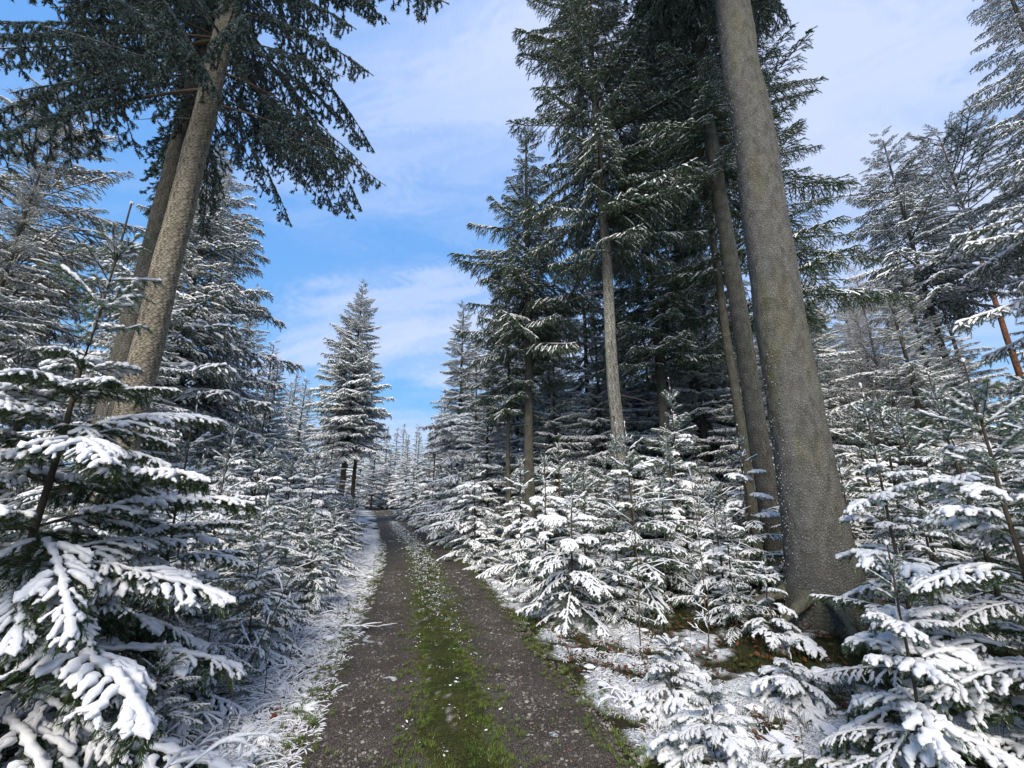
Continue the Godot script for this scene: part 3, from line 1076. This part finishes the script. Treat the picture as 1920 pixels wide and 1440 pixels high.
func fallen_twig(label: String, x: float, z: float, turn: float, length: float, seed_: int) -> void:
	rng.seed = seed_
	var t := thing("fallen_branch", label, "branch", Vector3(x, .03, z))
	t.rotation.y = turn
	var g := Geo.new()
	var s := Geo.new()
	var main := sway(Vector3.ZERO, Vector3(1, .06, 0), length, 6, .02, .06)
	var todo := [main]
	for k in 9:
		var at := along(main, rng.randf_range(.15, .95))
		todo.append(sway(at[0], Vector3(1, rng.randf_range(-.02, .12), rng.randf_range(-.8, .8)), length * rng.randf_range(.2, .5), 4, .03, .1))
	for q in todo:
		var wr := PackedFloat32Array()
		var sp := PackedVector3Array()
		var sr := PackedFloat32Array()
		var m: int = q.size()
		for j in m:
			wr.append(lerpf(.007, .002, j / (m - 1.0)))
			if j < m - 1:
				var rr := .009 * rng.randf_range(.5, 1.3) * (.3 if j == 0 or j == m - 2 else 1.0)
				sr.append(rr)
				sp.append(q[j] + Vector3(0, rr * .7, 0))
		g.tube(q, wr, 4, Color(.04, .03, .025))
		s.tube(sp, sr, 5, Color(.86, .87, .89), .8, .15, rng.randf() * 4)
	part("twig", g.mesh(M.twig), t)
	part("snow", s.mesh(M.snow), t)


func _ready() -> void:
	# camera
	var cam := Camera3D.new()
	cam.name = "camera"
	add_child(cam)
	cam.position = Vector3(0, EYE, 0)
	cam.rotation.x = deg_to_rad(15.41)
	cam.fov = 85.42
	cam.near = 0.05
	cam.far = 1200.0
	cam.current = true
	# sky, air, exposure
	var env := Environment.new()
	env.background_mode = Environment.BG_SKY
	env.sky = Sky.new()
	env.sky.sky_material = make_sky()
	env.background_energy_multiplier = 1.0
	env.tonemap_mode = Environment.TONE_MAPPER_LINEAR
	env.tonemap_exposure = 1.42
	env.sdfgi_enabled = true
	env.ssao_enabled = true
	env.ssil_enabled = true
	var we := WorldEnvironment.new()
	we.name = "world_environment"
	we.environment = env
	add_child(we)
	# sun, veiled, over the left shoulder
	var sun := DirectionalLight3D.new()
	sun.name = "sun"
	sun.light_energy = 1.15
	sun.light_color = Color(1.0, .96, .90)
	sun.light_angular_distance = 26.0
	sun.shadow_enabled = true
	add_child(sun)
	sun.look_at_from_position(Vector3(-1.2, 6.6, 7.8), Vector3.ZERO)

	noise_a.seed = 3
	noise_a.frequency = .16
	noise_a.fractal_octaves = 3
	noise_b.seed = 8
	noise_b.frequency = .22
	noise_b.fractal_octaves = 3
	make_materials()
	make_kits()
	make_ground()
	make_path()
	tall_trees()
	young_trees()
	make_small()
	single_things()

func tall_trees() -> void:
	var white := Color(1, 1, 1)
	# the pair of firs by the bank and their overhanging canopy
	tall("silver_fir", "tall pale-barked fir rising behind the big laden spruce, its boughs overhanging the sky", -5.6, -6.0, 25, 8.6, 4.9, .205, {"kit": "canopy", "bark": M.fir_bark, "stubs": 5, "stub_from": 4.0, "tone": Color(1.02, .92, .80), "sides": 40, "rings": 120, "rough": .006, "flare": .3, "taper": .45, "up": 20.0, "down": -14.0, "gap": .5, "per": 6, "patchy": .2, "shape": .6})
	tall("silver_fir", "darker fir trunk standing close behind the pale-barked fir", -7.38, -7.5, 24, 10.5, 4.4, .21, {"kit": "canopy", "bark": M.dark_bark, "sides": 32, "rings": 80, "rough": .004, "tone": Color(1.6, 1.5, 1.4), "taper": .5, "up": 20.0, "down": -12.0, "gap": .6, "per": 6, "shape": .6, "patchy": .1})
	# the great spruce trunk beside the verge
	var great := tall("spruce", "thick scaly spruce trunk standing nearest the track, no branches in view", 3.78, -5.55, 27, 12.6, 3.6, .335, {"kit": "weeping", "bark": M.spruce_bark, "tone": Color(1.6, 1.42, 1.22), "sides": 150, "rings": 420, "rough": .016, "flare": .48, "taper": .45, "lean": Vector2(.028, 0)})
	roots_and_crust(great, .335)
	# the dark spruce with hanging boughs and the white lower trunk
	tall("spruce", "dark drooping spruce with pale lower trunk behind the snow-laden young firs", 2.3, -9.0, 20, 7.4, 2.8, .16, {"kit": "drooping", "bark": M.fir_bark, "sides": 20, "rings": 50, "rough": .004, "up": 30.0, "down": -22.0, "gap": .42, "per": 7, "patchy": .2, "shape": .66, "stubs": 7, "stub_from": 3.0, "taper": .7})
	tall("spruce", "dark-crowned spruce with straight brown trunk left of the drooping spruce", .5, -12.0, 14.6, 6.0, 2.6, .165, {"kit": "drooping", "patchy": .1, "gap": .36, "up": 34.0, "down": -10.0, "stubs": 4, "stub_from": 3.0})
	tall("silver_fir", "greenish-grey fir trunk beside a thinner twin, behind the thick spruce trunk", 4.5, -7.6, 23, 8.2, 2.5, .18, {"kit": "fir", "bark": M.dark_bark, "tone": Color(1.6, 1.65, 1.4), "sides": 24, "rings": 50, "rough": .005, "taper": .6, "patchy": .25, "gap": .55, "stubs": 4, "stub_from": 4.5})
	tall("silver_fir", "thinner twin fir trunk half hidden by the greenish-grey fir", 5.15, -9.3, 21, 9.0, 2.4, .12, {"kit": "fir", "bark": M.dark_bark, "tone": Color(1.3, 1.3, 1.2), "patchy": .3})
	tall("silver_fir", "golden-green lit fir crown high between the drooping spruce and the thick trunk", 6.4, -14.2, 25.0, 12.0, 3.0, .2, {"kit": "golden", "patchy": .15, "gap": .5})
	tall("silver_fir", "fir whose dark boughs stick out beyond the thick spruce trunk", 6.6, -9.4, 17.5, 6.0, 2.9, .18, {"kit": "fir", "patchy": .3, "gap": .6})
	tall("spruce", "lightly snowed spruce leaning at the forest edge beyond the thick trunk", 15.4, -14.0, 16.2, 8.2, 3.2, .14, {"kit": "snowy_fir", "tone": Color(1.4, 1.4, 1.3), "gap": .5, "shape": .7})
	tall("pine", "pine with a reddish trunk and pale rounded crown", 20.4, -16.0, 18.2, 12.4, 3.2, .15, {"kit": "pine", "bark": M.pine_bark, "round": .8, "gap": .6, "up": 40.0, "down": 5.0, "patchy": .2})
	tall("spruce", "tall blue-green spruce with tiered drooping boughs cut off by the picture edge", 15.4, -9.2, 20, 4.5, 3.2, .15, {"kit": "snowy_fir", "up": 20.0, "down": -26.0, "gap": .5})
	# centre
	tall("silver_fir", "sunlit snowy fir standing alone beside the track against the sky", -11.1, -28.0, 17.0, 4.4, 3.6, .2, {"kit": "snowy_fir", "bark": M.fir_bark, "tone": Color(.7, .6, .5), "up": 38.0, "down": -16.0, "gap": .36, "per": 8, "shape": .72, "patchy": .05})
	tall("silver_fir", "slim twin trunk standing against the lone sunlit fir", -10.6, -28.6, 12.5, 5.0, 2.2, .16, {"kit": "snowy_fir", "bark": M.fir_bark, "tone": Color(.7, .6, .5), "up": 30.0})
	# behind the bank
	tall("spruce", "broad snow-dusted spruce filling the gap beside the pale-barked fir", -11.9, -14.0, 15.6, 3.4, 4.2, .19, {"kit": "snowy_fir", "gap": .36, "per": 7, "up": 30.0, "down": -16.0, "patchy": .03, "shape": .72})
	tall("silver_fir", "golden-lit fir with open snowy limbs behind the laden spruce", -17.6, -13.0, 17.0, 5.0, 4.4, .2, {"kit": "golden", "gap": .6, "up": 30.0, "down": 0.0, "patchy": .2, "round": .5})
	tall("spruce", "slender snowy spruce just beyond the broad snow-dusted one", -16.3, -24.0, 14.6, 2.0, 3.0, .18, {"kit": "snowy_fir"})
	tall("spruce", "shorter snowy spruce stepping down towards the lone sunlit fir", -14.9, -24.5, 11.0, 1.5, 2.6, .15, {"kit": "snowy_fir"})
	tall("spruce", "snowy spruce with feathery side boughs at the edge of the dark stand", -2.8, -22.0, 12.6, 4.2, 2.6, .17, {"kit": "snowy_fir", "up": 36.0, "down": -18.0})
	tall("spruce", "thin dark trunk between the snowy edge spruce and the dark-crowned spruce", -.12, -13.0, 9.6, 4.2, 1.9, .085, {"kit": "fir", "tone": Color(1.4, 1.3, 1.2)})
	tall("spruce", "spruce with a brown trunk seen between the drooping spruce and the fir pair", 4.3, -11.6, 14.0, 5.2, 2.6, .17, {"kit": "fir"})
	# the crowd behind: a few built, the rest copies
	var dark_a := tall("spruce", "snow-dusted conifer in the crowded stand behind the tall trunks", 7.5, -15.0, 15.0, 3.0, 2.9, .17, {"kit": "snowy_fir", "group": "conifers crowded behind the tall trunks", "gap": .5})
	var dark_b := tall("spruce", "snow-dusted conifer in the crowded stand behind the tall trunks", 3.2, -17.0, 14.0, 3.5, 2.8, .16, {"kit": "drooping", "group": "conifers crowded behind the tall trunks", "gap": .5})
	var pale := tall("spruce", "snow-covered spruce in the wood behind the young trees", 9.5, -13.0, 11.0, 1.0, 2.7, .15, {"kit": "snowy_fir", "group": "snowy spruces in the wood behind the young trees", "gap": .42})
	dark_a.set_meta("label", beside("snow-dusted conifer", 7.5, -15.0))
	dark_b.set_meta("label", beside("snow-dusted conifer", 3.2, -17.0))
	pale.set_meta("label", beside("snow-covered spruce", 9.5, -13.0))
	rng.seed = 77
	for q in [[1.0, -19.0], [5.6, -20.0], [9.0, -19.5], [-1.2, -25.0], [2.6, -26.0], [7.0, -26.0], [11.5, -24.0], [.4, -32.0], [5.0, -34.0], [10.0, -32.0]]:
		again(pale if rng.randf() < .6 else (dark_a if rng.randf() < .5 else dark_b), "snow-dusted conifer", q[0], q[1], rng.randf() * TAU, rng.randf_range(.85, 1.1), "conifers crowded behind the tall trunks")
	for q in [[12.5, -16.0, .95], [6.0, -13.0, .85], [14.8, -19.0, 1.0], [18.0, -20.0, 1.1], [21.5, -19.0, 1.15], [24.0, -17.0, 1.2], [17.8, -12.5, .95], [22.5, -13.0, 1.1], [3.6, -14.2, .75], [1.4, -15.0, .8], [11.0, -11.0, .7], [15.5, -24.0, 1.1], [-1.6, -18.0, .7], [-3.2, -29.0, 1.0], [26.0, -24.0, 1.3], [19.0, -9.0, 1.0], [9.0, -16.5, 1.1], [12.0, -20.0, 1.2], [15.0, -28.0, 1.4], [20.0, -25.0, 1.35], [8.0, -11.5, .75], [13.2, -12.6, .8], [16.5, -10.5, .8], [23.5, -9.5, 1.1], [28.0, -15.0, 1.4], [17.0, -17.0, .9], [19.6, -22.5, 1.2], [23.5, -27.0, 1.5], [11.0, -28.0, 1.4], [5.4, -16.0, .85], [8.4, -22.0, 1.1], [32.0, -20.0, 1.6], [26.5, -11.5, 1.2], [13.6, -23.0, 1.2], [1.4, -13.4, .62], [2.9, -13.6, .7], [5.2, -13.4, .66], [6.6, -11.4, .6], [-.9, -15.2, .6], [4.4, -15.8, .85], [.2, -17.0, .8]]:
		again(pale, "snow-covered spruce", q[0], q[1], rng.randf() * TAU, q[2], "snowy spruces in the wood behind the young trees")
	for q in [[-13.0, -9.5, .95], [-10.0, -10.5, .8], [-17.0, -18.0, 1.1], [-19.5, -9.0, 1.2], [-22.0, -14.0, 1.4], [-24.0, -20.0, 1.4], [-21.0, -27.0, 1.2], [-11.8, -20.0, .75], [-15.5, -7.0, 1.0], [-10.5, -24.5, .5]]:
		again(pale, "snow-covered spruce", q[0], q[1], rng.randf() * TAU, q[2], "snowy spruces behind the bank thicket")
	# along the track into the distance
	for q in [[-18.5, -36.0, 1.1], [-20.5, -38.0, 1.2], [-22.5, -41.0, 1.2], [-16.0, -35.0, .8], [-24.0, -48.0, 1.3], [-21.5, -55.0, 1.2], [-26.0, -62.0, 1.3], [-21.0, -70.0, 1.25], [-17.0, -74.0, 1.3], [-13.0, -66.0, 1.15], [-10.0, -58.0, 1.1], [-8.0, -48.0, 1.1], [-6.6, -40.0, 1.1], [-5.0, -34.0, .9], [-11.6, -52.0, .9], [-15.2, -61.0, 1.0], [-24.5, -80.0, 1.4], [-28.5, -76.0, 1.4], [-9.0, -76.0, 1.3], [-4.0, -62.0, 1.2], [-30.0, -56.0, 1.4], [-1.0, -44.0, 1.1], [-19.0, -66.0, .9], [-22.5, -67.0, 1.0], [-17.5, -69.0, 1.1], [-25.0, -70.0, 1.1], [-20.5, -74.0, 1.3], [-23.5, -90.0, 1.6], [-30.0, -92.0, 1.7], [-16.0, -88.0, 1.6], [-10.0, -90.0, 1.6], [-36.0, -84.0, 1.6]]:
		again(pale, "distant snowy spruce", q[0], q[1], rng.randf() * TAU, q[2], "distant snowy spruces along the track")
	again(dark_a, "dark unsnowed spruce", -20.2, -62.0, 1.0, .8)
	# frosted bare tree
	tall("larch", "bare tree with fine frosted branches beyond the thick spruce trunk", 11.6, -12.6, 8.9, 1.2, 2.6, .07, {"kit": "bare", "gap": .3, "per": 7, "up": 45.0, "down": 5.0, "patchy": 0.0})

func young_trees() -> void:
	# close by, both sides
	young("big laden spruce at the bank, tiers of thick snow over dark boughs", -3.0, -2.75, 3.75, 1.45, {"kit": "laden", "near": true, "gap": .17, "per": 8, "r": .028, "form": .55, "sparse_above": .6, "down": -8.0, "low": .1})
	young("laden young spruce behind the big bank spruce, reddish thin stem", -2.85, -3.7, 2.5, 1.0, {"kit": "laden", "near": true, "gap": .2, "r": .018})
	young("tallest laden young spruce at the edge of the verge, twiggy snow bars at its top", 3.12, -2.75, 2.5, 1.25, {"kit": "laden", "near": true, "gap": .19, "per": 6, "r": .024, "low": .08})
	young("smaller laden spruce leaning over the foot of the thick spruce trunk", 2.36, -2.85, 1.4, .72, {"kit": "laden", "near": true, "gap": .16, "r": .016, "low": .05})
	young("slender young spruce standing close beside the thick spruce trunk", 3.35, -3.9, 2.6, .75, {"near": true, "gap": .2, "r": .02, "kit": "layered"})
	young("snow-mantled young fir nearest the track, standing in front of the others", .82, -6.3, 2.15, .95, {"kit": "laden", "near": true, "gap": .18, "per": 7, "r": .022, "low": .2, "down": -16.0, "called": "young_fir"})
	young("taller young fir tucked behind the snow-mantled one", .55, -7.4, 2.55, .85, {"gap": .22, "called": "young_fir"})
	# seedlings
	young("seedling spruce at the foot of the thick spruce trunk, boughs drooping", 2.8, -5.0, .85, .5, {"near": true, "gap": .13, "per": 5, "r": .01, "low": .15, "down": -20.0, "small_under": .0, "kit": "seedling", "called": "seedling", "category": "seedling"})
	young("low sprawling seedling in front of the trunk foot", 2.4, -4.1, .46, .5, {"near": true, "gap": .1, "per": 6, "r": .008, "low": .05, "small_under": .0, "kit": "seedling", "called": "seedling", "category": "seedling"})
	young("seedling buried under one round heap of snow", 1.32, -3.95, .58, .54, {"near": true, "gap": .085, "per": 8, "r": .008, "low": .05, "small_under": .0, "kit": "seedling", "called": "seedling", "category": "seedling"})
	young("fan-shaped laden seedling at the very edge of the verge", 1.22, -3.02, .5, .56, {"near": true, "gap": .09, "per": 8, "r": .008, "low": .04, "down": -18.0, "small_under": .0, "kit": "seedling", "called": "seedling", "category": "seedling"})
	var low := young("low laden spruce bush on the bank", -2.75, -4.9, 1.15, .8, {"gap": .12, "per": 8, "low": .05, "r": .012, "small_under": .3, "group": "low laden spruces along the bank"})
	low.set_meta("label", beside("low laden young spruce", -2.75, -4.9))
	rng.seed = 58
	for q in [[-3.3, -5.7, 1.1], [-2.95, -6.6, .95], [-3.7, -6.6, 1.25], [-3.5, -4.4, 1.05], [-2.6, -4.0, .75], [-3.5, -7.8, 1.1], [-4.1, -8.6, 1.25], [-4.2, -4.5, 1.35], [-4.0, -9.9, 1.1], [-4.6, -11.0, 1.3], [-5.2, -13.2, 1.3], [-5.8, -15.4, 1.4], [-2.3, -3.1, .6], [-7.2, -18.6, 1.4], [-8.2, -21.5, 1.5]]:
		again(low, "low laden young spruce", q[0], q[1], rng.randf() * TAU, q[2], "low laden spruces along the bank")
	# the row of young firs on the verge, going away
	young("conical young fir half way down the verge, dark at its foot", -1.0, -12.1, 3.1, 1.05, {"gap": .24, "per": 7, "called": "young_fir"})
	young("tall conical young fir far down the verge, beside the bend", -4.55, -24.8, 6.4, 1.7, {"gap": .4, "per": 7, "called": "young_fir"})
	young("broad layered young fir at the foot of the pale-trunked spruce", 1.95, -7.0, 2.75, 1.2, {"kit": "layered", "gap": .22, "per": 7, "called": "young_fir"})
	young("thin-topped layered fir between the broad one and the fir trunks", 3.2, -8.2, 3.8, 1.35, {"kit": "layered", "gap": .25, "per": 7, "called": "young_fir"})
	young("layered fir against the two fir trunks", 3.75, -6.9, 2.6, 1.1, {"kit": "layered", "gap": .24, "called": "young_fir"})
	young("low snowy fir under the layered firs beside the thick trunk", 2.9, -6.2, 1.7, .9, {"kit": "layered", "gap": .2, "called": "young_fir"})
	var a := young("snowy young spruce in the thicket", 6.2, -7.0, 3.4, 1.15, {"kit": "layered", "gap": .26, "per": 6, "group": "young spruces of the thicket behind the thick trunk"})
	var b := young("snowy young spruce in the bank thicket", -4.6, -8.0, 2.4, 1.0, {"gap": .22, "per": 6, "group": "young spruces of the bank thicket"})
	var c := young("snowy young spruce in the bank thicket", -6.2, -12.0, 2.9, 1.05, {"gap": .24, "per": 7, "group": "young spruces of the bank thicket"})
	a.set_meta("label", beside("snow-layered young spruce", 6.2, -7.0))
	b.set_meta("label", beside("snowy young spruce", -4.6, -8.0))
	c.set_meta("label", beside("snowy young spruce", -6.2, -12.0))
	rng.seed = 55
	for q in [[7.4, -8.0, 1.0], [5.3, -5.6, .8], [8.6, -6.8, 1.0], [5.6, -8.4, .9], [9.6, -9.0, 1.1], [7.0, -10.6, 1.1], [6.6, -5.3, .75], [4.7, -4.4, .8], [5.6, -3.9, .9], [7.2, -4.4, 1.0], [10.6, -7.4, 1.2], [4.4, -3.3, .75], [1.5, -6.3, .5], [2.4, -6.9, .62], [2.7, -5.6, .42], [4.6, -6.0, .6], [5.0, -7.2, .85], [2.9, -7.6, .8], [1.3, -8.0, .72], [3.9, -4.2, .5], [8.2, -9.8, 1.1], [9.4, -7.6, 1.0], [6.2, -4.6, .8], [1.9, -7.9, .85], [3.6, -8.9, .95]]:
		again(a, "snow-layered young spruce", q[0], q[1], rng.randf() * TAU, q[2], "young spruces of the thicket behind the thick trunk")
	for q in [[.2, -9.6, .95], [1.2, -11.2, 1.1], [-.2, -14.6, 1.2], [-1.9, -16.0, 1.25], [-2.6, -18.5, 1.3], [.3, -13.0, .9], [2.6, -12.2, 1.1], [-3.6, -21.5, 1.3], [-5.6, -28.5, 1.6], [-7.6, -33.0, 1.8], [-9.6, -39.0, 1.8], [1.6, -9.2, .9], [-.6, -10.4, .55]]:
		again(b if rng.randf() < .5 else c, "snowy young fir", q[0], q[1], rng.randf() * TAU, q[2], "young firs in the row behind the verge")
	for q in [[-4.2, -6.2, .72], [-5.2, -7.0, .9], [-5.6, -9.4, 1.0], [-4.9, -10.6, .95], [-6.6, -9.8, 1.1], [-5.6, -12.6, 1.0], [-7.6, -11.6, 1.05], [-6.4, -14.2, 1.0], [-7.6, -14.4, 1.1], [-8.6, -13.0, 1.1], [-7.4, -16.6, 1.0], [-8.8, -17.2, 1.15], [-9.6, -15.4, 1.15], [-8.6, -19.8, 1.1], [-10.2, -19.4, 1.2], [-9.8, -22.6, 1.2], [-11.4, -21.8, 1.2], [-11.4, -26.0, 1.3], [-12.6, -24.2, 1.3], [-13.2, -31.0, 1.5], [-15.4, -37.0, 1.6], [-6.2, -6.2, .95], [-7.4, -8.0, 1.05], [-3.9, -5.2, .55], [-4.7, -5.0, .75], [-3.6, -6.9, .5], [-4.4, -9.0, .6], [-5.2, -11.6, .65], [-4.1, -7.6, .5]]:
		again(b if rng.randf() < .5 else c, "snowy young spruce", q[0], q[1], rng.randf() * TAU, q[2], "young spruces of the bank thicket")
	young("tiered young spruce standing taller than the bank thicket", -8.5, -14.0, 5.2, 1.3, {"gap": .36, "per": 6})

func single_things() -> void:
	bare_sapling("bare sapling with snow-lined twigs in front of the layered firs", 1.5, -5.5, 1.9, Vector2(.02, 0), 9, 61)
	bare_sapling("leaning bare sapling with wide snow-lined branches beside the straight one", 2.4, -5.8, 1.9, Vector2(.12, .02), 8, 62)
	bare_sapling("bare twiggy sapling sticking out of the bank thicket", -2.5, -4.4, 1.2, Vector2(.35, .1), 5, 63)
	bare_sapling("thin frosted sapling tangled into the low firs beside the thick trunk", 2.85, -6.5, 1.6, Vector2(-.08, .05), 11, 64)
	bare_sapling("fine-twigged frosted bush in front of the twin fir trunks", 3.3, -6.7, 1.4, Vector2(.1, .05), 13, 65)
	bare_sapling("low frosted brush between the seedlings and the thick trunk", 2.1, -5.1, .8, Vector2(.15, .1), 9, 66)
	bramble("snow-sleeved bramble arching at the foot of the big laden spruce", -1.95, -2.35, 9, .75, .013, 71)
	bramble("fine bramble drooping over the verge beside the heaped seedling", 1.08, -4.1, 9, .5, .008, 72)
	bramble("snow-sleeved bramble on the bank behind the first one", -2.35, -3.1, 8, .7, .012, 73)
	fallen_twig("fallen snow-lined branch reaching onto the wheel track", -2.35, -5.9, -.05, .85, 81)
	var k := 0
	for q in [[-2.15, -4.2, .7], [-2.3, -4.9, .55], [-2.6, -5.4, .8], [-2.45, -6.5, .6], [-2.9, -7.2, .8], [-3.1, -8.0, .7], [-1.95, -3.4, .5], [-3.3, -9.4, .8], [1.7, -4.4, .6], [1.5, -3.5, .55], [1.85, -3.2, .5]]:
		stalk(beside("dry stalk", q[0], q[1]), q[0], q[1], q[2], Vector2(.1 * sin(k * 2.1), .05), 90 + k)
		k += 1
